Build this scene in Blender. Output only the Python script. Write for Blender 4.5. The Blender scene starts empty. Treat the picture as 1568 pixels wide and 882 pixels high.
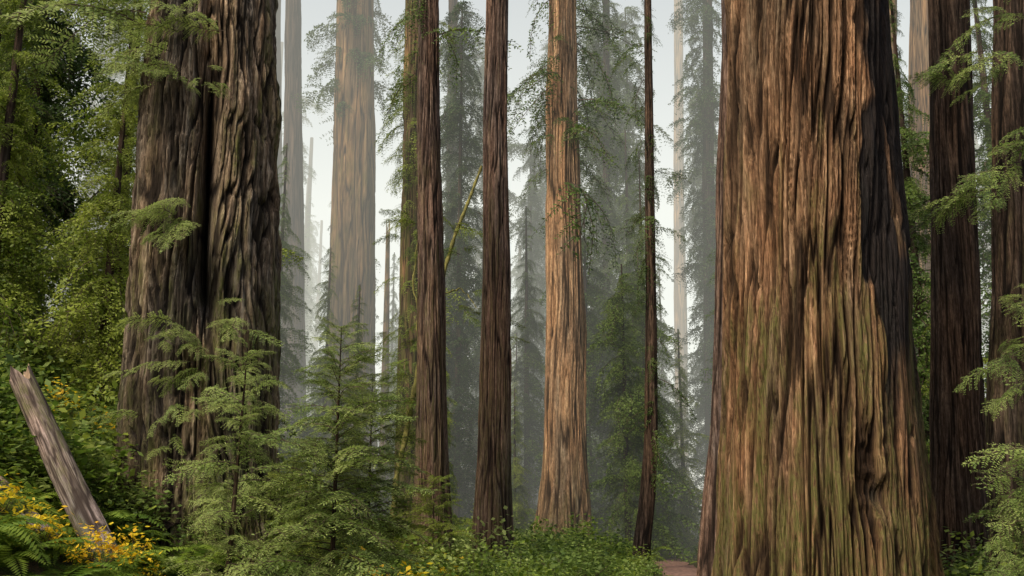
import bpy, math, random
import numpy as np
from mathutils import Vector
random.seed(7)
scene = bpy.context.scene
R = math.radians

# ---------------------------------------------------------------- noise
def _h(ix, iy, seed):
    n = (ix.astype(np.int64)*374761393 + iy.astype(np.int64)*668265263 + seed*974711) & 0xffffffff
    n = ((n ^ (n >> 13))*1274126177) & 0xffffffff
    n = ((n ^ (n >> 16))*2246822519) & 0xffffffff
    return ((n ^ (n >> 15)) & 0xffffffff)/float(0xffffffff)*2-1
def vn(u, v, pu, seed):
    u = np.asarray(u, float); v = np.asarray(v, float)
    u, v = np.broadcast_arrays(u, v)
    iu = np.floor(u); iv = np.floor(v); fu = u-iu; fv = v-iv
    fu = fu*fu*(3-2*fu); fv = fv*fv*(3-2*fv)
    iu = iu.astype(np.int64); iv = iv.astype(np.int64)
    a = iu % pu; b = (iu+1) % pu
    return (_h(a, iv, seed)*(1-fu)+_h(b, iv, seed)*fu)*(1-fv)+(_h(a, iv+1, seed)*(1-fu)+_h(b, iv+1, seed)*fu)*fv
def sst(a, b, x):
    t = np.clip((x-a)/(b-a), 0, 1); return t*t*(3-2*t)

# ---------------------------------------------------------------- mesh helpers
def mk_mesh(name, V, F, mats, midx=None, smooth=False, attrs=None):
    V = np.asarray(V, np.float32); F = np.asarray(F, np.int32)
    me = bpy.data.meshes.new(name)
    me.vertices.add(len(V)); me.vertices.foreach_set('co', V.ravel())
    k = F.shape[1]
    me.loops.add(F.size); me.loops.foreach_set('vertex_index', F.ravel())
    me.polygons.add(len(F)); me.polygons.foreach_set('loop_start', np.arange(0, F.size, k, dtype=np.int32))
    me.polygons.foreach_set('loop_total', np.full(len(F), k, np.int32))
    for m in mats: me.materials.append(m)
    if midx is not None: me.polygons.foreach_set('material_index', np.asarray(midx, np.int32))
    me.polygons.foreach_set('use_smooth', np.full(len(F), smooth, bool))
    if attrs:
        for an, arr in attrs.items():
            at = me.attributes.new(an, 'FLOAT', 'POINT'); at.data.foreach_set('value', np.asarray(arr, np.float32).ravel())
    me.update(calc_edges=True); me.validate()
    return me
def obj(name, data, parent=None, loc=(0, 0, 0), rot=(0, 0, 0), scale=(1, 1, 1)):
    o = bpy.data.objects.new(name, data); scene.collection.objects.link(o)
    o.location = loc; o.rotation_euler = rot; o.scale = scale
    if parent: o.parent = parent
    return o

# ---------------------------------------------------------------- terrain
def gz(x, y):
    x = np.asarray(x, float); y = np.asarray(y, float)
    L = np.maximum(0, -x-1.5); Rr = np.maximum(0, x-6)
    z = .45*L*(1-np.exp(-L/4)) + .2*Rr*(1-np.exp(-Rr/4))
    z = z + .16*vn(x*.35+50, y*.35+50, 4096, 3) + .07*vn(x*1.1+50, y*1.1+50, 4096, 4)
    return z
def gzf(x, y): return float(gz(x, y))

# ---------------------------------------------------------------- materials
def newmat(name):
    m = bpy.data.materials.new(name); m.use_nodes = True
    nt = m.node_tree; nt.nodes.clear()
    return m, nt, nt.nodes, nt.links
def ramp(N, stops):
    r = N.new('ShaderNodeValToRGB'); e = r.color_ramp.elements
    while len(e) > 1: e.remove(e[-1])
    e[0].position = stops[0][0]; e[0].color = (*stops[0][1], 1)
    for p, c in stops[1:]:
        q = e.new(p); q.color = (*c, 1)
    return r
def mixc(N, Lk, fac, a, b, mode='MIX'):
    m = N.new('ShaderNodeMix'); m.data_type = 'RGBA'; m.blend_type = mode
    for i, v in ((0, fac), (6, a), (7, b)):
        if isinstance(v, bpy.types.NodeSocket): Lk.new(v, m.inputs[i])
        else: m.inputs[i].default_value = v if i == 0 else (*v, 1)
    return m.outputs[2]
def bark(name, light, mid, dark, moss=(.085, .09, .025), fib=1.0, bump=.85, patch=((.62, .66, .72), (1.25, 1.12, 1.0)), full=True):
    m, nt, N, Lk = newmat(name)
    out = N.new('ShaderNodeOutputMaterial'); b = N.new('ShaderNodeBsdfPrincipled')
    b.inputs['Roughness'].default_value = .92; b.inputs['Specular IOR Level'].default_value = .1
    tc = N.new('ShaderNodeTexCoord')
    def noise(sc, det, rough=.6, dist=0.):
        mp = N.new('ShaderNodeMapping'); mp.inputs['Scale'].default_value = sc; Lk.new(tc.outputs['Object'], mp.inputs[0])
        n = N.new('ShaderNodeTexNoise'); n.inputs['Scale'].default_value = 1; n.inputs['Detail'].default_value = det
        n.inputs['Roughness'].default_value = rough; n.inputs['Distortion'].default_value = dist
        Lk.new(mp.outputs[0], n.inputs['Vector']); return n
    n1 = noise((13*fib, 13*fib, .42*fib), 4 if full else 3, .62)
    n3 = noise((1.5, 1.5, .3), 3)
    r1 = ramp(N, [(.3, dark), (.48, mid), (.68, light)]); Lk.new(n1.outputs[0], r1.inputs[0])
    r3 = ramp(N, [(.36, patch[0]), (.64, patch[1])]); Lk.new(n3.outputs[0], r3.inputs[0])
    c = mixc(N, Lk, 1.0, r1.outputs[0], r3.outputs[0], 'MULTIPLY')
    r2o = None
    if full:
        n2 = noise((60*fib, 60*fib, 2.6*fib), 3, .65)
        r2 = ramp(N, [(.32, (.42, .40, .38)), (.5, (1, 1, 1)), (.7, (1.6, 1.6, 1.65))]); Lk.new(n2.outputs[0], r2.inputs[0]); r2o = r2.outputs[0]
        c = mixc(N, Lk, 1.0, c, r2o, 'MULTIPLY')
        n4 = noise((20, 20, 7), 4, .75)
        r4 = ramp(N, [(.35, (.62, .62, .62)), (.65, (1.32, 1.32, 1.32))]); Lk.new(n4.outputs[0], r4.inputs[0])
        c = mixc(N, Lk, 1.0, c, r4.outputs[0], 'MULTIPLY')
    am = N.new('ShaderNodeAttribute'); am.attribute_name = 'moss'
    if full:
        mk = ramp(N, [(.36, (0, 0, 0)), (.54, (1, 1, 1))]); Lk.new(n4.outputs[0], mk.inputs[0])
        mf = N.new('ShaderNodeMath'); mf.operation = 'MULTIPLY'; Lk.new(am.outputs['Fac'], mf.inputs[0]); Lk.new(mk.outputs[0], mf.inputs[1])
        mm = mixc(N, Lk, 1.0, r2o, moss, 'MULTIPLY'); c = mixc(N, Lk, mf.outputs[0], c, mm)
    else:
        mm = mixc(N, Lk, 1.0, r3.outputs[0], moss, 'MULTIPLY'); c = mixc(N, Lk, am.outputs['Fac'], c, mm)
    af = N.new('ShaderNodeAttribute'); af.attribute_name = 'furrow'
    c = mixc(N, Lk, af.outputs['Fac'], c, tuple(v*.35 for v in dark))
    if full:
        ac = N.new('ShaderNodeAttribute'); ac.attribute_name = 'char_dark'  # mask holds burnt bark plus plain dark colouring
        cc = mixc(N, Lk, 1.0, r2o, (.018, .016, .016), 'MULTIPLY')
        c = mixc(N, Lk, ac.outputs['Fac'], c, cc)
        ad = N.new('ShaderNodeMath'); ad.operation = 'MULTIPLY_ADD'; ad.inputs[1].default_value = .6
        Lk.new(n2.outputs[0], ad.inputs[0]); Lk.new(n1.outputs[0], ad.inputs[2])
        ad2 = N.new('ShaderNodeMath'); ad2.operation = 'MULTIPLY_ADD'; ad2.inputs[1].default_value = .5
        Lk.new(n4.outputs[0], ad2.inputs[0]); Lk.new(ad.outputs[0], ad2.inputs[2])
        bp = N.new('ShaderNodeBump'); bp.inputs['Strength'].default_value = bump; bp.inputs['Distance'].default_value = .07; Lk.new(ad2.outputs[0], bp.inputs['Height'])
        Lk.new(bp.outputs[0], b.inputs['Normal'])
    Lk.new(c, b.inputs['Base Color']); Lk.new(b.outputs[0], out.inputs[0])
    return m
def leafmat(name, c1, c2, c3, trans=.42):
    m, nt, N, Lk = newmat(name)
    out = N.new('ShaderNodeOutputMaterial')
    g = N.new('ShaderNodeNewGeometry'); oi = N.new('ShaderNodeObjectInfo')
    ri = N.new('ShaderNodeTexNoise'); ri.inputs['Scale'].default_value = 1.3; ri.inputs['Detail'].default_value = 1
    Lk.new(g.outputs['Position'], ri.inputs['Vector'])
    a = N.new('ShaderNodeMath'); a.operation = 'MULTIPLY_ADD'; a.inputs[1].default_value = .3; Lk.new(oi.outputs['Random'], a.inputs[0]); Lk.new(ri.outputs[0], a.inputs[2])
    a2 = N.new('ShaderNodeMath'); a2.operation = 'MULTIPLY_ADD'; a2.inputs[1].default_value = .35; Lk.new(g.outputs['Random Per Island'], a2.inputs[0]); Lk.new(a.outputs[0], a2.inputs[2])
    r = ramp(N, [(.45, c1), (.75, c2), (1.0, c3)]); Lk.new(a2.outputs[0], r.inputs[0])
    d = N.new('ShaderNodeBsdfPrincipled'); d.inputs['Roughness'].default_value = .55; d.inputs['Specular IOR Level'].default_value = .3
    t = N.new('ShaderNodeBsdfTranslucent'); Lk.new(r.outputs[0], d.inputs['Base Color']); Lk.new(r.outputs[0], t.inputs[0])
    mx = N.new('ShaderNodeMixShader'); mx.inputs[0].default_value = trans
    Lk.new(d.outputs[0], mx.inputs[1]); Lk.new(t.outputs[0], mx.inputs[2]); Lk.new(mx.outputs[0], out.inputs[0])
    return m
def plain(name, c, rough=.85):
    m, nt, N, Lk = newmat(name)
    out = N.new('ShaderNodeOutputMaterial'); b = N.new('ShaderNodeBsdfPrincipled'); b.inputs['Roughness'].default_value = rough
    n = N.new('ShaderNodeTexNoise'); n.inputs['Scale'].default_value = 9; n.inputs['Detail'].default_value = 4
    tc = N.new('ShaderNodeTexCoord'); Lk.new(tc.outputs['Object'], n.inputs['Vector'])
    r = ramp(N, [(.3, tuple(v*.5 for v in c)), (.7, tuple(v*1.4 for v in c))]); Lk.new(n.outputs[0], r.inputs[0])
    Lk.new(r.outputs[0], b.inputs['Base Color']); Lk.new(b.outputs[0], out.inputs[0])
    return m

M_right = bark('bark_redwood_tan', (.43, .29, .18), (.215, .13, .077), (.055, .033, .021), moss=(.12, .115, .035), patch=((.66, .7, .7), (1.27, 1.07, .9)))
M_left = bark('bark_redwood_grey', (.48, .39, .285), (.21, .155, .105), (.05, .036, .026), moss=(.11, .12, .03))
M_mid = bark('bark_redwood_brown', (.34, .25, .195), (.175, .115, .088), (.05, .034, .027), fib=1.3)
M_orange = bark('bark_redwood_orange', (.58, .41, .25), (.35, .215, .12), (.1, .062, .036), fib=.9)
M_dark = bark('bark_redwood_dark', (.16, .115, .082), (.075, .051, .037), (.024, .018, .014))
M_farT = bark('bark_redwood_background', (.12, .09, .07), (.07, .05, .038), (.03, .02, .016), full=False)
M_far = bark('bark_redwood_far', (.36, .245, .135), (.23, .145, .075), (.09, .056, .034), fib=.7, full=False)
M_twig = plain('twig_brown', (.07, .045, .028))
M_leaf = leafmat('needles_green', (.03, .06, .012), (.08, .135, .024), (.16, .23, .045))
M_leafd = leafmat('needles_dark', (.022, .048, .014), (.055, .098, .026), (.11, .16, .045))
M_leafl = leafmat('needles_pale', (.09, .145, .035), (.2, .28, .065), (.35, .42, .12))
M_leafy = leafmat('needles_bright', (.065, .115, .012), (.16, .22, .025), (.29, .35, .05))
M_fern = leafmat('fern_green', (.05, .11, .015), (.13, .21, .025), (.23, .31, .04))
M_yel = leafmat('leaves_yellow', (.55, .45, .02), (.8, .62, .03), (.85, .5, .03))

# ---------------------------------------------------------------- trunk builder
def trunk(name, prof, mat, nth=240, nz=300, ridge=.11, ls=1.6, A=.035, flute=.05, nfl=9, warp=.8, twist=0.,
          seed=1, flare=.0, fz=1.2, knob=0., extra=None, mossf=None, parent=None, fw=.34, wig=.07, lump=.6):
    prof = sorted(prof); P = np.array(prof, float)
    t = np.linspace(0, 1, nz)**1.15
    zs = P[0, 0]+(P[-1, 0]-P[0, 0])*t
    ci = lambda k: np.interp(zs, P[:, 0], P[:, k])
    cx, cy, r = ci(1), ci(2), ci(3)
    if nz > 20:
        ker = np.ones(9)/9
        def sm(a): return np.convolve(np.pad(a, 4, 'edge'), ker, 'valid')
        cx, cy, r = sm(cx), sm(cy), sm(r)
    th = np.arange(nth)/nth
    U, Z = np.meshgrid(th, zs)
    rb = float(np.mean(P[:2, 3])); kr = max(8, int(2*math.pi*rb/ridge))
    wp = vn(U*7, Z*.22, 7, seed+1)*warp + vn(U*19, Z*.9, 19, seed+2)*wig
    a = U*kr+wp*2+twist*Z*kr/(2*math.pi*rb)
    n1 = vn(a, Z/ls, kr, seed+3); n1b = vn(a*2, Z/(ls*.6), kr*2, seed+4)
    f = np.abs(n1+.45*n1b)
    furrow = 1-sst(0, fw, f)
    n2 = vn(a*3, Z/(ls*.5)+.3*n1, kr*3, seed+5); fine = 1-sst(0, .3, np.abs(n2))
    af = U*nfl+wp*.5+twist*Z*nfl/(2*math.pi*rb)
    fl = vn(af, Z*.12, nfl, seed+6)
    fl2 = 1-2*np.abs(vn(af*2, Z*.2, nfl*2, seed+7))
    z0 = P[0, 0]
    fb = np.exp(-np.maximum(Z-z0-.6, 0)/fz)
    D = -A*furrow*(.65+.35*n1b) - A*.35*fine + flute*fl*(1+2.0*fb) + flute*.5*fl2 + flare*fb*(1+.5*fl)
    D += A*.5*vn(a*.5+7, Z*lump, max(4, kr//2), seed+8)
    if knob > 0:
        kn = vn(U*kr*.45, Z/.34, max(4, int(kr*.45)), seed+9); D += knob*np.clip(kn, 0, 1)**1.5
        kn2 = vn(U*kr, Z/.15, kr, seed+10); D += knob*.4*kn2
    char_dark = np.zeros_like(D); moss = np.zeros_like(D)
    if mossf is not None: moss = mossf(U, Z, n1, seed)*(1-.6*furrow)
    if extra is not None: D, char_dark, moss, furrow = extra(U, Z, D, char_dark, moss, furrow, n1)
    rr = r[:, None]+D
    X = cx[:, None]+rr*np.cos(U*2*math.pi); Y = cy[:, None]+rr*np.sin(U*2*math.pi)
    V = np.stack([X, Y, Z], -1).reshape(-1, 3)
    i = np.arange(nz-1)[:, None]*nth; j = np.arange(nth)[None, :]; j2 = (j+1) % nth
    F = np.stack([i+j, i+j2, i+nth+j2, i+nth+j], -1).reshape(-1, 4)
    me = mk_mesh(name, V, F, [mat], smooth=True, attrs={'furrow': np.clip(furrow*.95+fine*.3, 0, 1), 'char_dark': char_dark, 'moss': np.clip(moss, 0, 1)})
    return obj(name, me, parent)

def mossy(zt, amt, k=9):
    def fn(U, Z, n1, seed):
        return amt*sst(-.4, .6, .4*vn(U*k, Z*.8, k, seed+40)+.4*vn(U*k*5, Z*1.4, k*5, seed+41)+.3*vn(U*k*14, Z*4, k*14, seed+42)+.3*n1-(Z-zt*.6)/zt)
    return fn
def empty(name):
    e = bpy.data.objects.new(name, None); scene.collection.objects.link(e); return e

# ---------------------------------------------------------------- foliage templates
def leaves_from(P, Dr, W, Ln, wd):
    n = len(P); Ln = Ln[:, None]; wd = wd[:, None]
    v = np.stack([P, P+Dr*Ln*.5+W*wd*.5, P+Dr*Ln, P+Dr*Ln*.5-W*wd*.5], 1).reshape(-1, 3)
    f = np.arange(4*n).reshape(-1, 4); return v, f
def ribbon(pts, w0, w1):
    pts = np.array(pts); n = len(pts); V = []; F = []
    for i, p in enumerate(pts):
        w = w0+(w1-w0)*i/(n-1)
        for k in range(3):
            a = k*2.0944; V.append(p+np.array([0, math.cos(a)*w, math.sin(a)*w]))
    for i in range(n-1):
        for k in range(3):
            F.append([i*3+k, i*3+(k+1) % 3, i*3+3+(k+1) % 3, i*3+3+k])
    return np.array(V), np.array(F)
def bough(seed, nt=28, leaf=.036, lw=.3, droop=.25, twlen=.36, step=.017, tdroop=.5, skip=.08, jit=.25, thick=.009):
    g = np.random.default_rng(seed); Vs = []; Fs = []; Ms = []; off = 0
    def add(v, f, m):
        nonlocal off
        Vs.append(v); Fs.append(f+off); Ms.append(np.full(len(f), m)); off += len(v)
    wob = g.uniform(-.1, .1); wz = g.uniform(.05, .14)
    def stem(t): return np.array([t*(1-.1*droop*t), wob*math.sin(t*4), wz*math.sin(t*2.2)-droop*t*t])
    v, f = ribbon([stem(t) for t in np.linspace(0, 1, 8)], thick, .003); add(v, f, 1)
    for i in range(nt):
        if g.random() < skip: continue
        t = min(1., .1+.9*i/(nt-1)); side = 1 if i % 2 else -1
        Lg = twlen*(max(0., 1-t)**.55*.85+.2)*min(1, .45+t*2)*g.uniform(.6, 1.2)
        ang = R(g.uniform(38, 70)) if i < nt-1 else R(5)
        p0 = stem(t); d = np.array([math.cos(ang), side*math.sin(ang), g.uniform(-.2, .15)])
        ns = max(4, int(Lg/step)); s = (np.arange(ns)+.5)/ns
        td = tdroop*g.uniform(.4, 1.4)
        pts = p0+np.outer(s*Lg, d); pts[:, 2] -= td*Lg*s**2*.9
        v, f = ribbon([p0, pts[ns//2], pts[-1]], .004, .0015); add(v, f, 1)
        tan = np.gradient(pts, axis=0); tan /= np.linalg.norm(tan, axis=1)[:, None]
        perp = np.cross(tan, np.array([0, 0, 1.])); perp /= np.linalg.norm(perp, axis=1)[:, None]
        up = np.cross(perp, tan)
        for sd in (1, -1):
            dr = tan*.55+perp*sd*.85+up*g.normal(0, jit, (ns, 1)); dr /= np.linalg.norm(dr, axis=1)[:, None]
            W = np.cross(dr, up+g.normal(0, jit, (ns, 3))); W /= np.linalg.norm(W, axis=1)[:, None]
            ln = leaf*(1-.5*s)*g.uniform(.75, 1.2, ns)
            v, f = leaves_from(pts, dr, W, ln, ln*lw); add(v, f, 0)
    return np.concatenate(Vs), np.concatenate(Fs), np.concatenate(Ms)
def mat3(az, pitch, roll):
    ca, sa = math.cos(az), math.sin(az); cp, sp = math.cos(pitch), math.sin(pitch); cr, sr = math.cos(roll), math.sin(roll)
    Rz = np.array([[ca, -sa, 0], [sa, ca, 0], [0, 0, 1]]); Ry = np.array([[cp, 0, -sp], [0, 1, 0], [sp, 0, cp]]); Rx = np.array([[1, 0, 0], [0, cr, -sr], [0, sr, cr]])
    return Rz@Ry@Rx
def assemble(items):
    Vs = []; Fs = []; Ms = []; off = 0
    for (v, f, m), M, s, loc in items:
        Vs.append((v*s)@M.T+loc); Fs.append(f+off); Ms.append(m); off += len(v)
    return np.concatenate(Vs), np.concatenate(Fs), np.concatenate(Ms)
near = [bough(s, nt=28, step=.02, tdroop=.5, leaf=.062, lw=.34, jit=.3) for s in (1, 2, 3, 4)]
far = [bough(s, nt=24, step=.03, tdroop=1.6, leaf=.08, lw=.5, droop=.45, twlen=.42, skip=.16, jit=.6) for s in (11, 12, 13, 14)]
midt = [bough(s, nt=24, step=.026, tdroop=1.4, leaf=.06, lw=.42, droop=.45, twlen=.4, skip=.2, jit=.55) for s in (21, 22, 23)]

def crown(name, H, z0, nb, Lmax, mat, seed, tmpl=far, taper=True, trunk_r=0.0, p0=-55, p1=12, gap=1.):
    g = np.random.default_rng(seed); it = []
    for i in range(nb):
        t = (i+g.random())/nb; z = z0+(H-z0)*t
        az = g.uniform(0, 6.283)
        cl = .6+.5*gap*float(vn(az*.8, z*.55, 4096, seed))+g.uniform(-.2, .2)
        if cl < .3: continue
        L = Lmax*(1-t*.85 if taper else 1-.3*t)*min(1.3, cl+.35)*g.uniform(.55, 1.15)
        M = mat3(az, R(g.uniform(p0, p1)), R(g.uniform(-45, 45)))
        rr = trunk_r*(1-t)*.8
        it.append((tmpl[g.integers(len(tmpl))], M, L, np.array([math.cos(az)*rr, math.sin(az)*rr, z])))
    V, F, Mi = assemble(it)
    return mk_mesh(name, V, F, [mat, M_twig], Mi)

# ---------------------------------------------------------------- ground + trail
def ground():
    xs = np.concatenate([np.linspace(-400, -62, 14), np.linspace(-60, 60, 241), np.linspace(62, 400, 14)])
    ys = np.concatenate([np.linspace(-60, -2, 12), np.linspace(0, 90, 226), np.linspace(92, 700, 20)])
    X, Y = np.meshgrid(xs, ys); Z = gz(np.clip(X, -45, 45), Y)
    V = np.stack([X, Y, Z], -1).reshape(-1, 3); nx = len(xs)
    i = np.arange(len(ys)-1)[:, None]*nx; j = np.arange(nx-1)[None, :]
    F = np.stack([i+j, i+j+1, i+nx+j+1, i+nx+j], -1).reshape(-1, 4)
    m, nt, N, Lk = newmat('forest_floor')
    out = N.new('ShaderNodeOutputMaterial'); b = N.new('ShaderNodeBsdfPrincipled'); b.inputs['Roughness'].default_value = .95
    tc = N.new('ShaderNodeTexCoord')
    n = N.new('ShaderNodeTexNoise'); n.inputs['Scale'].default_value = 1.1; n.inputs['Detail'].default_value = 6; Lk.new(tc.outputs['Object'], n.inputs['Vector'])
    n2 = N.new('ShaderNodeTexNoise'); n2.inputs['Scale'].default_value = 22; n2.inputs['Detail'].default_value = 4; Lk.new(tc.outputs['Object'], n2.inputs['Vector'])
    r = ramp(N, [(.38, (.05, .03, .016)), (.5, (.045, .05, .015)), (.62, (.05, .08, .015))]); Lk.new(n.outputs[0], r.inputs[0])
    r2 = ramp(N, [(.3, (.4, .4, .4)), (.7, (1.7, 1.5, 1.2))]); Lk.new(n2.outputs[0], r2.inputs[0])
    Lk.new(mixc(N, Lk, 1., r.outputs[0], r2.outputs[0], 'MULTIPLY'), b.inputs['Base Color'])
    bp = N.new('ShaderNodeBump'); bp.inputs['Distance'].default_value = .1; Lk.new(n2.outputs[0], bp.inputs['Height']); Lk.new(bp.outputs[0], b.inputs['Normal'])
    Lk.new(b.outputs[0], out.inputs[0])
    obj('ground', mk_mesh('ground', V, F, [m], smooth=True))
ground()
TR = np.array([[2.2, -5], [2.2, 6], [3.1, 14], [4.0, 22], [4.75, 30], [5.6, 38], [7.4, 48], [10.5, 60]])
def trx(y): return np.interp(y, TR[:, 1], TR[:, 0])
def trail():
    ys = np.linspace(-5, 60, 260); w = np.linspace(-.55, .55, 9)
    Yg, Wg = np.meshgrid(ys, w, indexing='ij'); X = trx(Yg)+Wg*(1+.15*vn(Yg*.8, Wg*0, 999, 5))
    Z = gz(X, Yg)+.035-.02*np.abs(Wg)
    V = np.stack([X, Yg, Z], -1).reshape(-1, 3); i = np.arange(259)[:, None]*9; j = np.arange(8)[None, :]
    F = np.stack([i+j, i+j+1, i+9+j+1, i+9+j], -1).reshape(-1, 4)
    obj('trail', mk_mesh('trail', V, F, [plain('trail_duff', (.2, .11, .08))], smooth=True))
trail()

# ---------------------------------------------------------------- left giant (fused double stem)
def left_extra(U, Z, D, char_dark, moss, furrow, n1):
    d = (U-.792+.006*np.sin(Z*1.3)+.006*vn(U*0+3, Z*1.1, 99, 77))*2*math.pi*1.15
    dep = (.2+.75*sst(4.4, 5.3, Z)*(1-sst(7.6, 8.8, Z)))*sst(3.2, 4.8, Z)
    g = np.exp(-(d/.12)**2)
    D = D-dep*g-.16*sst(2.6, 5, Z)*np.exp(-(d/.38)**2)
    char_dark = np.clip(g*sst(4.4, 5.2, Z)*(1-sst(7.8, 9.0, Z)), 0, .9)  # fissure also coloured dark along its deep stretch
    dk = sst(-.05, .4, -d+.15*n1)*sst(-2.6, -1.6, d)*.5  # stem left of the groove coloured darker, in patches
    char_dark = np.maximum(char_dark, dk*sst(-.4, .5, vn(U*14, Z*.5, 14, 60)))
    return D, char_dark, moss, furrow
LT = T = empty('redwood_tree')
trunk('trunk', [(-.2, -5.0, 16, 1.7), (.8, -4.98, 16, 1.54), (1.6, -4.98, 16, 1.38), (2.6, -4.98, 16, 1.26), (5, -5.08, 16, 1.17), (7.5, -5.2, 16, 1.08), (10.5, -5.34, 16, 1.0), (18, -5.5, 16, .9)],
      M_left, nth=600, nz=800, ridge=.15, ls=1.05, A=.12, flute=.11, nfl=8, warp=1.0, wig=.3, seed=21, knob=.035, lump=1.2, fw=.4, extra=left_extra, mossf=mossy(10, .85), parent=T)
# ---------------------------------------------------------------- right giant
def right_extra(U, Z, D, char_dark, moss, furrow, n1):
    e = U-.79-.03*sst(5.5, 2.5, Z)+.016*vn(U*0+1, Z*.8, 99, 71)+.014*n1+.006*vn(U*90, Z*1.6, 90, 78)+.008*vn(U*0, Z*3, 99, 79)
    low = sst(1.8, 4.2, Z)
    c = sst(-.012, .008, e)*(1-sst(.26, .3, e))
    c = c*(.2+.9*low+.3*vn(U*20, Z*.9, 20, 72))
    c = c*(1-.6*sst(.35, .7, vn(U*22, Z*.5, 22, 73)))
    D = D-.07*sst(-.008, .008, e)*(1-sst(.26, .3, e))*low
    kz = np.exp(-((Z-2.1)/.9)**2)*np.exp(-((U-.775)/.035)**2)
    D = D+.07*kz*(vn(U*42, Z*3, 42, 74)+.7*vn(U*130, Z*8, 130, 75))
    hole = np.exp(-((Z-1.85)/.2)**2-((U-.785)/.010)**2)  # hole is both dented and coloured dark
    D = D-.2*hole
    moss = moss*(1-.3*kz)
    return D, np.clip(np.maximum(c, hole*.9), 0, .97), moss, furrow
T = empty('redwood_tree')
trunk('trunk', [(-.3, 4.3, 14, 1.52), (.6, 4.3, 14, 1.43), (1.8, 4.34, 14, 1.36), (3, 4.4, 14, 1.32), (5.5, 4.5, 14, 1.28), (9.5, 4.63, 14, 1.2), (17, 4.7, 14, 1.1)],
      M_right, nth=760, nz=800, ridge=.12, ls=2.0, A=.14, flute=.07, nfl=13, warp=1.0, twist=-.07, seed=5, flare=.0, fw=.42, wig=.14, extra=right_extra, mossf=mossy(6, .95, 14), parent=T)
T = empty('redwood_tree')
trunk('trunk', [(-.3, 3.85, 17.6, .75), (3, 4.15, 17.6, .62), (11, 4.66, 17.6, .55), (20, 5.0, 17.6, .5)], M_mid, nth=260, nz=420, seed=31, ridge=.09, ls=1.8, A=.04, parent=T)

# ---------------------------------------------------------------- mid trunks
def simple(base, top, r0, rm, r1, htop, mat, seed, flare=.0, nth=220, nz=380, ext=1.5, moss=None, name='redwood_tree', bend=0., **kw):
    (x0, y0), x1 = base, top; zb = gzf(x0, y0)-.25
    zt = 1.7+htop; dx = (x1-x0)
    T = empty(name)
    pr = [(zb, x0, y0, r0), (zb+1.3, x0+dx*.04, y0, r0*.45+rm*.55), (zb+3.2, x0+dx*.15+bend*.6, y0, rm), (zt*.5, x0+dx*.45+bend, y0, rm*.52+r1*.48), (zt*.75, x0+dx*.72-bend*.3, y0, rm*.22+r1*.78), (zt, x1, y0, r1), (zt*ext, x1+dx*.3*(ext-1), y0, r1*.8)]
    trunk('trunk', pr, mat, nth=nth, nz=nz, seed=seed, flare=flare, mossf=moss, parent=T, **kw)
    return T
TB = simple((-7.45, 46), -8.0, 1.5, 1.22, .93, 25, M_far, 101, ridge=.2, ls=2.2, A=.07, flute=.08, moss=mossy(22, .6))
TC = simple((-1.93, 24), -2.23, .52, .38, .26, 13.2, M_mid, 102, ridge=.085, ls=1.5, A=.038, flute=.035, moss=mossy(12, .6), bend=.04, flare=.06)
simple((-.42, 23), -.37, .52, .37, .25, 12.6, M_mid, 103, ridge=.085, ls=1.5, A=.038, flute=.035, moss=mossy(12, .6), bend=.05, flare=.06)
TE = simple((1.80, 34), 1.93, 1.05, .78, .53, 18.7, M_orange, 104, ridge=.14, ls=2.8, A=.06, flute=.08, flare=.18, moss=mossy(4, .5))
T_moss = simple((-3.57, 34), -3.75, .5, .4, .28, 18.7, M_far, 105, moss=mossy(30, .95), ridge=.12, A=.05)
T_g = simple((3.97, 42), 4.4, .24, .2, .14, 23, M_farT, 106, nth=60, nz=120)
T_i = simple((8.9, 45), 9.8, .4, .31, .22, 25, M_farT, 107, nth=70, nz=120)
T_j = simple((-2.75, 44), -2.9, .38, .3, .22, 24, M_farT, 108, nth=70, nz=120)
simple((8.15, 18.4), 8.95, .6, .44, .40, 10, M_dark, 109, ridge=.09, ls=1.8, A=.035)
KT = simple((7.95, 15.6), 8.9, .66, .54, .46, 8.6, M_dark, 110, ridge=.1, ls=2, A=.04, flute=.05, moss=mossy(6, .4))
simple((16.3, 40), 18.3, .85, .68, .55, 22, M_far, 111, nth=120, nz=200)
simple((14.2, 37.5), 15.9, .4, .3, .25, 22, M_far, 112, nth=80, nz=160)
simple((12.6, 75), 13.9, .7, .52, .36, 41, M_far, 113, nth=80, nz=160)
simple((-10.9, 50), -12.2, .75, .6, .42, 28, M_farT, 114, nth=90, nz=180)
simple((-13.2, 56), -14.8, .6, .5, .4, 30, M_farT, 115, nth=90, nz=180)
simple((-15.5, 30), -17.0, .45, .38, .3, 16, M_farT, 116, nth=90, nz=180)
T_h = empty('hemlock_tree')
trunk('trunk', [(-.2, 3.35, 27, .26), (.5, 3.42, 27, .22), (1.8, 3.62, 27, .2), (3.2, 3.75, 27, .19), (6, 3.86, 27, .17), (16.5, 4.08, 27, .11), (24, 4.2, 27, .06)], M_dark, nth=80, nz=300, seed=120, A=.015, flute=.02, ridge=.07, parent=T_h)

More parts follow.
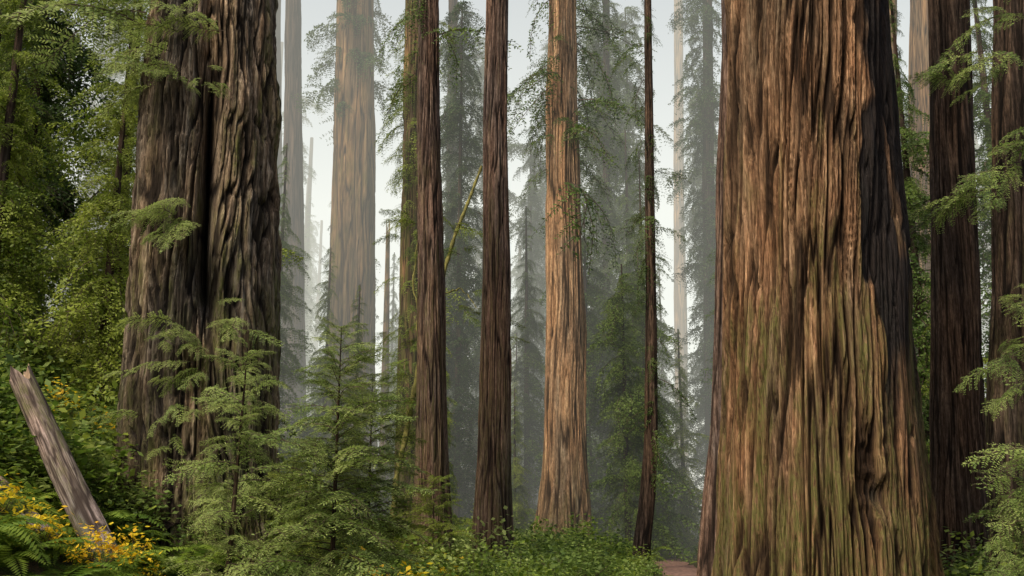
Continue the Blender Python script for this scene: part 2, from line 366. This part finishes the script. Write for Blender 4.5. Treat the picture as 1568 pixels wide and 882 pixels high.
def addcrown(parent, me, x, y, rz=0., s=1., z=None):
    return obj('crown', me, parent, (x, y, gzf(x, y) if z is None else z), (0, 0, rz), (s, s, s))
CR = [crown('crown_a', 30, 2, 250, 2.8, M_leafd, 201, taper=False), crown('crown_b', 28, 2.5, 230, 2.4, M_leafd, 202, taper=False),
      crown('crown_c', 24, 1.5, 230, 3.0, M_leaf, 203), crown('crown_d', 19, 1, 200, 2.8, M_leaf, 204),
      crown('crown_f', 17, .6, 190, 2.8, M_leafy, 205, p0=-40, p1=15), crown('crown_g', 16, .6, 180, 2.6, M_leaf, 206, taper=False, p0=-40)]
addcrown(T_g, CR[0], 4.1, 42, 0, .85); addcrown(T_i, CR[1], 9.3, 45, 1, .95); addcrown(T_j, CR[1], -2.8, 44, 2, .85)
me = crown('crown_h', 22, 3.2, 80, 1.15, M_leaf, 210, tmpl=midt, taper=False, p0=-65, p1=0, gap=1.8); addcrown(T_h, me, 3.9, 27, 0, 1., 0)
me = crown('crown_moss', 20, 2.5, 200, 1.5, M_leafy, 211, tmpl=midt, taper=False, trunk_r=.3); addcrown(T_moss, me, -3.63, 34, 0, 1.)
me = crown('crown_e', 26, 12.5, 80, 2.7, M_leaf, 212, tmpl=midt, taper=False, trunk_r=.5, gap=1.5); addcrown(TE, me, 1.9, 34, 0, 1.)
me = crown('crown_e2', 34, 20, 60, 2.8, M_leafd, 213, taper=False, trunk_r=.8); addcrown(TB, me, -8, 46, 0, 1., 1.)
me = crown('crown_c2', 22, 11.8, 40, 1.7, M_leaf, 214, tmpl=midt, taper=False, trunk_r=.2, gap=1.5); addcrown(TC, me, -2.2, 24.2, 0, 1., 1.)

def conifer(x, y, k, s, name='hemlock_tree'):
    T = empty(name); z = gzf(x, y)
    H = (30, 28, 24, 19, 17, 17)[k]*s
    trunk('trunk', [(z-.2, x, y, .2*s), (z+H*.5, x, y, .13*s), (z+H, x, y, .02)], M_farT, nth=14, nz=30, A=.01, flute=.01, seed=k+int(abs(x*10)), parent=T)
    addcrown(T, CR[k], x, y, random.uniform(0, 6), s)
for x, y, k, s in [(-9.5, 23, 4, .9), (-12.5, 22, 4, .8), (-14, 27, 5, 1.1), (-17, 31, 2, 1.), (-11.5, 33, 2, 1.05), (-9.2, 38, 3, .7), (-10.6, 19.5, 4, .7), (-8.4, 20, 4, .6), (-15.5, 22, 4, .95), (-8.5, 30, 4, .8), (-13.5, 37, 2, 1.2),
                   (5.9, 47, 0, .9), (1.0, 50, 1, .75), (-1.2, 40, 3, .75), (-5.2, 52, 2, .7), (13.5, 32, 3, 1.), (17.5, 34, 2, 1.), (11.5, 30, 3, .6), (10.6, 52, 0, .8), (-4.6, 42, 4, .5),
                   (-1.6, 56, 0, 1.0), (3.0, 55, 0, 1.), (-3.2, 39, 4, .6), (.2, 44, 4, .55), (3.0, 46, 3, .9), (5.0, 41, 3, .95), (11.5, 25, 4, .5), (9.3, 38, 3, .9), (-7.6, 40, 4, .6), (14.5, 45, 1, 1.),
                   (-2.1, 38, 1, .8), (-5.7, 36, 4, .5), (.6, 40, 3, .75), (2.9, 38, 5, .8), (4.9, 36, 3, .8), (-2.4, 33, 4, .5), (8.3, 33, 4, .55), (6.5, 38, 4, .5), (3.9, 34, 5, .6),
                   (-9.9, 58, 2, .95), (-7.4, 60, 3, .8), (1.6, 62, 0, .75), (4.9, 50, 0, .95), (-4.9, 62, 2, .9), (8.6, 56, 3, .8), (.1, 36, 4, .35), (2.6, 60, 0, .9)]:
    conifer(x, y, k, s)
DM = empty('distant_tree_mass')
g = np.random.default_rng(99)
fm = trunk('far_trunk', [(0, 0, 0, .5), (20, 0, 0, .4), (45, 0, 0, .2)], M_farT, nth=16, nz=30, A=.03, parent=DM); fm.location = (-30, 80, 3)
for i in range(80):
    y = g.uniform(58, 115); x = g.uniform(-.64, .64)*y
    s = g.uniform(.7, 1.25)
    if abs(x-(.168*y)) < 3.2: continue
    if abs(x+.12*y) < 5.0: s *= .6
    if abs(x-.012*y) < 4: s *= .7
    z = gzf(max(-45, min(45, x)), y)
    obj('far_crown', CR[int(g.integers(0, 4))], DM, (x, y, z), (0, 0, g.uniform(0, 6)), (s, s, s))
    obj('far_trunk', fm.data, DM, (x, y, z), (0, 0, g.uniform(0, 6)), (.7*s, .7*s, .65*s))

# ---------------------------------------------------------------- foreground saplings
def sapling(x, y, H, Lm, nb, seed, mat, z0=.25, name='redwood_sapling', lean=(0, 0), pw=.7):
    g = np.random.default_rng(seed); z = gzf(x, y); T = empty(name)
    trunk('stem', [(z-.1, x, y, .035), (z+H*.5, x+lean[0]*.5, y+lean[1]*.5, .022), (z+H, x+lean[0], y+lean[1], .004)], M_dark, nth=10, nz=40, A=.003, flute=.004, ridge=.05, seed=seed, parent=T)
    it = []
    for i in range(nb):
        t = (i+g.random()*.7)/nb; zz = z0+(H-z0)*t
        L = Lm*((1-t)**pw)*g.uniform(.45, 1.2)+.22; az = i*2.4+g.uniform(-.6, .6)
        M = mat3(az, R(g.uniform(-16, 18)+t*25), R(g.uniform(-30, 30)))
        it.append((near[g.integers(4)], M, L, np.array([x+lean[0]*t, y+lean[1]*t, z+zz])))
    V, F, Mi = assemble(it); obj('needles', mk_mesh('needles', V, F, [mat, M_twig], Mi), T)
sapling(-2.2, 12.5, 3.95, 1.25, 125, 301, M_leafl, pw=.55)
sapling(-3.6, 12.9, 3.4, .95, 50, 302, M_leafl, z0=.3, pw=.5, lean=(.1, 0))
sapling(-2.7, 19, 4.0, 1.5, 90, 303, M_leafy)
sapling(-3.1, 15.2, 2.5, 1.0, 70, 304, M_leafy)
sapling(-1.4, 18, 2.2, .9, 60, 305, M_leafy)

def sprays(T, pts, mat, seed, child='sprays'):
    g = np.random.default_rng(seed); it = []
    for (x, y, z, az, L, n, sp) in pts:
        for i in range(n):
            a = R(az)+g.uniform(-.9, .9)
            it.append((near[g.integers(4)], mat3(a, R(g.uniform(-35, 12)), R(g.uniform(-40, 40))), L*g.uniform(.5, 1.15),
                       np.array([x+g.normal(0, sp), y+g.normal(0, sp*.5), z+g.normal(0, sp)])))
    V, F, Mi = assemble(it); obj(child, mk_mesh(child, V, F, [mat, M_twig], Mi), T)
sprays(LT, [(-5.4, 14.9, 6.2, 225, .9, 10, .15), (-5.1, 14.85, 5.9, 250, .8, 6, .12), (-5.6, 14.95, 9.0, 200, 1.3, 9, .3), (-5.3, 14.9, 9.7, 240, 1.0, 7, .3), (-4.9, 14.9, 8.4, 290, .7, 5, .2),
            (-5.0, 14.8, 4.2, 260, .8, 9, .2), (-4.4, 14.9, 4.4, 290, .7, 5, .2), (-5.9, 15.2, 9.8, 185, 1.9, 9, .4), (-4.9, 14.7, 3.0, 260, .8, 8, .25), (-4.3, 14.8, 1.9, 280, .8, 9, .3), (-5.0, 14.8, 3.6, 230, .7, 5, .25), (-4.0, 14.8, 3.4, 300, .7, 7, .25), (-3.9, 14.7, 2.4, 300, .8, 8, .25)], M_leafl, 41)
sprays(KT, [(7.2, 14.0, 6.3, 185, 1.2, 6, .15), (7.3, 13.6, 6.6, 250, 1.2, 6, .2), (7.3, 14.0, 8.3, 200, 1.0, 7, .25), (7.6, 14.0, 9.2, 210, 1.2, 7, .3), (7.35, 13.8, 3.9, 210, .9, 5, .15), (7.3, 13.8, 4.8, 230, .8, 4, .15),
            (6.9, 12.8, 1.8, 190, 1.0, 12, .25), (7.1, 12.8, 2.2, 210, 1.0, 9, .2), (6.7, 12.6, 1.3, 210, 1.0, 12, .25), (6.9, 13.0, 3.0, 200, .7, 4, .2), (6.2, 12.5, 1.0, 220, .8, 8, .2)], M_leafl, 42)

def curvetree(name, pts, r0, r1, mat):
    pts = np.array(pts, float); n = 60; t = np.linspace(0, 1, n); tt = np.linspace(0, 1, len(pts))
    C = np.stack([np.interp(t, tt, pts[:, k]) for k in range(3)], 1)
    for _ in range(12):
        C[1:-1] = (C[:-2]+C[2:]+2*C[1:-1])/4
    C += .05*np.stack([vn(t*12, t*0, 999, 8), vn(t*12, t*0, 999, 9), vn(t*12, t*0, 999, 10)], 1)
    k = 8; V = []
    for i, p in enumerate(C):
        r = (r0+(r1-r0)*t[i])*(1+.25*math.sin(i*2.3))
        for j in range(k):
            a = j*2*math.pi/k; V.append(p+np.array([math.cos(a)*r, math.sin(a)*r, -.3*math.cos(a)*r]))
    i = np.arange(n-1)[:, None]*k; j = np.arange(k)[None, :]; j2 = (j+1) % k
    F = np.stack([i+j, i+j2, i+k+j2, i+k+j], -1).reshape(-1, 4)
    return mk_mesh(name, V, F, [mat], smooth=True)
M_moss = plain('moss_yellow_green', (.2, .18, .045))
T = empty('maple_tree')
obj('trunk', curvetree('trunk', [(-3.3, 28, gzf(-3.3, 28)-.2), (-3.2, 28, 2.5), (-2.85, 28, 4.8), (-2.3, 28, 7.2), (-1.9, 28, 8.8), (-1.3, 28, 10.4), (-.95, 28, 11.6)], .09, .04, M_moss), T)
obj('limb', curvetree('limb', [(-2.2, 28, 7.6), (-1.5, 28, 7.9), (-.9, 27.8, 7.2)], .04, .015, M_moss), T)
obj('limb_2', curvetree('limb_2', [(-2.6, 28, 6.0), (-2.9, 28, 8.2), (-2.7, 28, 9.6)], .04, .015, M_moss), T)
sprays(T, [(-1.5, 28, 10.1, 0, 1.2, 7, .5), (-1.0, 27.8, 7.2, 0, 1.1, 8, .3), (-2.7, 28, 9.4, 180, 1.0, 7, .4), (-2.9, 28, 6, 180, 1.2, 10, .5), (-2.9, 28, 4, 0, 1.2, 10, .5)], M_leafy, 43, 'leaves')

# ---------------------------------------------------------------- logs
def log(name, a, b, r0, r1, mat, seed, jag=.2, nth=90, nz=160):
    a = Vector(a); b = Vector(b); d = b-a; Lg = d.length
    T = trunk(name, [(0, 0, 0, r0), (Lg*.5, .02, 0, (r0+r1)/2), (Lg, 0, 0, r1)], mat, nth=nth, nz=nz, ridge=.05, ls=.6, A=.008, flute=.012, nfl=5, seed=seed,
              mossf=lambda U, Z, n1, s: .8*sst(-.1, .5, vn(U*5, Z*2, 5, s+3)+.2))
    me = T.data; n = len(me.vertices); co = np.empty(n*3, np.float32); me.vertices.foreach_get('co', co); co = co.reshape(-1, 3)
    th = np.arctan2(co[:, 1], co[:, 0])/(2*math.pi)+.5
    top = co[:, 2] > Lg*.86
    j = jag*(vn(th*9, th*0, 9, seed+5)*.8+vn(th*30, th*0, 30, seed+6)*.3)
    co[:, 2] += np.where(top, j*(co[:, 2]-Lg*.86)/(Lg*.14), 0)
    ring = co[-nth:].copy(); cen = ring.mean(0)-np.array([0, 0, jag*.4])
    me.vertices.foreach_set('co', co.ravel()); me.update()
    V = np.concatenate([ring*np.array([.995, .995, 1]), [cen]]); F = [[i, (i+1) % nth, nth] for i in range(nth)]
    T.location = a; T.rotation_mode = 'QUATERNION'; T.rotation_quaternion = d.to_track_quat('Z', 'Y')
    obj('broken_end', mk_mesh('broken_end', V, np.array(F), [plain('splintered_wood', (.35, .24, .15))]), T)
    return T
M_log = bark('bark_log_grey', (.46, .38, .35), (.31, .245, .22), (.15, .11, .09), fib=1.3, bump=.3)
log('fallen_log', (-5.1, 12.9, .95), (-6.66, 13.3, 3.40), .19, .155, M_log, 51)
log('fallen_log', (-4.9, 14.6, 1.15), (-11, 16.8, 3.9), .34, .25, M_dark, 52)
log('fallen_log', (-5.6, 12.2, 1.15), (-8.5, 14.8, 2.9), .2, .14, M_log, 53)
log('tree_snag', (-5.6, 44, .6), (-5.75, 44, 14.2), .28, .08, M_far, 54, jag=.8)

# ---------------------------------------------------------------- undergrowth
def fern_mesh(seed, mat, nf=13):
    g = np.random.default_rng(seed); Vs = []; Fs = []; off = 0
    for i in range(nf):
        az = i*6.283/nf+g.uniform(-.2, .2); L = g.uniform(.6, 1.0); n = 24; s = (np.arange(n)+1)/n
        rad = L*(s*.95-.12*s**3); h = L*(.9*s-.95*s**2*g.uniform(.7, 1.05))+.05
        c = np.array([math.cos(az), math.sin(az), 0]); pts = rad[:, None]*c+np.outer(h, [0, 0, 1])
        side = np.array([-math.sin(az), math.cos(az), 0]); tan = np.gradient(pts, axis=0); tan /= np.linalg.norm(tan, axis=1)[:, None]
        ln = .17*L*np.sin(np.clip(s*.93+.07, 0, 1)*math.pi).clip(0)**.6+.01
        for sd in (1, -1):
            dr = side*sd+tan*.35+np.array([0, 0, -.25])+g.normal(0, .06, (n, 3)); dr /= np.linalg.norm(dr, axis=1)[:, None]
            v, f = leaves_from(pts, dr, tan, ln, np.full(n, .034*L)); Vs.append(v); Fs.append(f+off); off += len(v)
    return mk_mesh('fern_mesh', np.concatenate(Vs), np.concatenate(Fs), [mat])
def shrub_mesh(seed, mat, n=460, ls=.06):
    g = np.random.default_rng(seed)
    cl = g.normal(0, 1, (22, 3)); cl /= np.linalg.norm(cl, axis=1)[:, None]; cl *= g.uniform(.2, .5, (22, 1)); cl[:, 2] = np.abs(cl[:, 2])*1.2+.1
    P = cl[g.integers(0, 22, n)]+g.normal(0, .085, (n, 3))
    dr = g.normal(0, 1, (n, 3)); dr[:, 2] *= .4; dr /= np.linalg.norm(dr, axis=1)[:, None]
    W = np.cross(dr, g.normal(0, .35, (n, 3))+[0, 0, 1]); W /= np.linalg.norm(W, axis=1)[:, None]
    ln = ls*g.uniform(.6, 1.4, n); v, f = leaves_from(P, dr, W, ln, ln*.6)
    V = [v]; F = [f]; off = len(v); M = [np.zeros(len(f))]
    for c in cl:
        a, b = ribbon([np.array([0, 0, 0.]), c*.5+[0, 0, .05], c], .006, .002); V.append(a); F.append(b+off); off += len(a); M.append(np.ones(len(b)))
    return mk_mesh('shrub_mesh', np.concatenate(V), np.concatenate(F), [mat, M_twig], np.concatenate(M))
ferns = [fern_mesh(s, M_fern) for s in (1, 2, 3)]
shr = [shrub_mesh(1, M_fern), shrub_mesh(2, M_leaf), shrub_mesh(3, M_leafy), shrub_mesh(4, M_leafl)]
shy = shrub_mesh(5, M_yel, 190, .1)
FP = empty('fern_patch'); SP = empty('shrub_undergrowth'); YP = empty('yellow_leaf_shrubs')
g = np.random.default_rng(5)
def ok(x, y): return abs(x-trx(y)) > 1.0 and not (abs(x-4.3) < 1.7 and abs(y-14) < 1.7) and not (abs(x+5) < 1.5 and abs(y-16) < 1.5)
def put(par, me, x, y, s, nm, dz=0.): 
    obj(nm, me, par, (x, y, gzf(x, y)-.03+dz), (g.uniform(-.15, .15), g.uniform(-.15, .15), g.uniform(0, 6.28)), (s, s, s*g.uniform(.8, 1.2)))
for i in range(700):
    y = 10+50*g.random()**1.4; x = g.uniform(-.6, .56)*y
    if ok(x, y): put(FP, ferns[i % 3], x, y, g.uniform(.8, 1.3), 'fern')
for i in range(650):
    y = 14+46*g.random()**1.2; x = g.uniform(-.6, .56)*y
    if ok(x, y):
        s = g.uniform(.9, 1.8)*(1.25 if x < -6 else 1)
        if abs(x-trx(y)) < 2: s *= .6
        put(SP, shr[int(g.integers(0, 4))], x, y, s, 'shrub')
for i in range(300):
    y = g.uniform(22, 36); x = g.uniform(-4, 9)
    if ok(x, y): put(SP, shr[int(g.integers(0, 4))], x, y, g.uniform(.9, 2.1)*(.6 if abs(x-trx(y)) < 2 else 1), 'shrub')
for i in range(60):
    y = g.uniform(20.5, 22.6); x = g.uniform(-2.4, 1.6)
    put(SP if i % 2 else FP, shr[i % 3] if i % 2 else ferns[i % 3], x, y, g.uniform(.6, 1.3), 'shrub' if i % 2 else 'fern')
for i in range(100):
    y = g.uniform(14, 21); x = g.uniform(-.24, -.02)*y
    put(SP if i % 2 else FP, shr[i % 3] if i % 2 else ferns[i % 3], x, y, g.uniform(1.0, 1.6), 'shrub' if i % 2 else 'fern')
for i in range(280):
    y = g.uniform(14, 30); x = -g.uniform(.36, .6)*y
    if ok(x, y): put(SP, shr[int(g.integers(0, 4))], x, y, g.uniform(1.2, 2.4), 'shrub')
for i in range(50):
    y = g.uniform(11.5, 14); x = -g.uniform(.3, .56)*y
    put(FP, ferns[i % 3], x, y, g.uniform(.6, .9), 'fern')
for i in range(40):
    y = g.uniform(12.5, 20); x = g.uniform(.43, .56)*y
    put(SP if i % 2 else FP, shr[i % 4] if i % 2 else ferns[i % 3], x, y, g.uniform(1., 1.7), 'shrub' if i % 2 else 'fern')
for x, y, s, dz in [(-4.7, 11.8, .6, .4), (-4.5, 12.0, .6, .5), (-4.9, 11.9, .6, .35), (-6.0, 11.9, .7, .25), (-5.6, 11.9, .6, .2), (-5.35, 11.6, .7, .25), (-8.3, 17.6, 1.1, .6), (-7.9, 17.2, 1., .8), (-7.4, 18, .8, .7), (-6.2, 11.6, .6, .2),
                    (-4.3, 12.1, .4, .3), (-1.9, 14.6, 1.2, .15), (-1.5, 15.4, 1.0, .1), (-2.3, 15.3, 1.2, .1), (-1.1, 17, 1.0, .0), (-2.6, 16.3, 1.2, .1), (-1.2, 22, .8, .1), (1, 26, .7, .1)]:
    put(YP, shy, x, y, s, 'yellow_shrub', dz)

# ---------------------------------------------------------------- mist: fog bank in the valley, with added self-glow in place of scattered light
m, nt, N, Lk = newmat('mist_glow_volume'); out = N.new('ShaderNodeOutputMaterial')
va = N.new('ShaderNodeVolumeAbsorption'); va.inputs['Color'].default_value = (0, 0, 0, 1); va.inputs['Density'].default_value = .0088
ve = N.new('ShaderNodeEmission'); ve.inputs['Color'].default_value = (1, 1, .88, 1); ve.inputs['Strength'].default_value = .0088*1.15
ad = N.new('ShaderNodeAddShader'); Lk.new(va.outputs[0], ad.inputs[0]); Lk.new(ve.outputs[0], ad.inputs[1]); Lk.new(ad.outputs[0], out.inputs['Volume'])
bx = np.array([[x, y, z] for z in (-4, 60) for y in (32, 190) for x in (-110, 110)], float)
obj('mist', mk_mesh('mist', bx, [[0, 2, 3, 1], [4, 5, 7, 6], [0, 1, 5, 4], [2, 6, 7, 3], [0, 4, 6, 2], [1, 3, 7, 5]], [m]))

# ---------------------------------------------------------------- light
w = bpy.data.worlds.new('World'); scene.world = w; w.use_nodes = True
nt = w.node_tree; bg = nt.nodes['Background']; sk = nt.nodes.new('ShaderNodeTexSky'); sk.sky_type = 'NISHITA'; sk.sun_disc = False
sk.sun_elevation = R(48); sk.sun_rotation = R(218); sk.air_density = 1.; sk.dust_density = 5.; sk.ozone_density = .3
nt.links.new(sk.outputs[0], bg.inputs[0]); bg.inputs[1].default_value = .15
sl = bpy.data.lights.new('sun', 'SUN'); sl.energy = 2.9; sl.angle = R(10); sl.color = (1, .92, .75)
obj('sun', sl, None, (0, 0, 40), (R(42), 0, R(-38)))
cd = bpy.data.cameras.new('camera'); cd.lens = 34.6; cd.sensor_width = 36; cd.clip_end = 2000
cam = obj('camera', cd, None, (0, 0, 1.7), (R(90+12.5), 0, 0)); scene.camera = cam
scene.view_settings.view_transform = 'Standard'; scene.view_settings.look = 'None'; scene.view_settings.exposure = 0
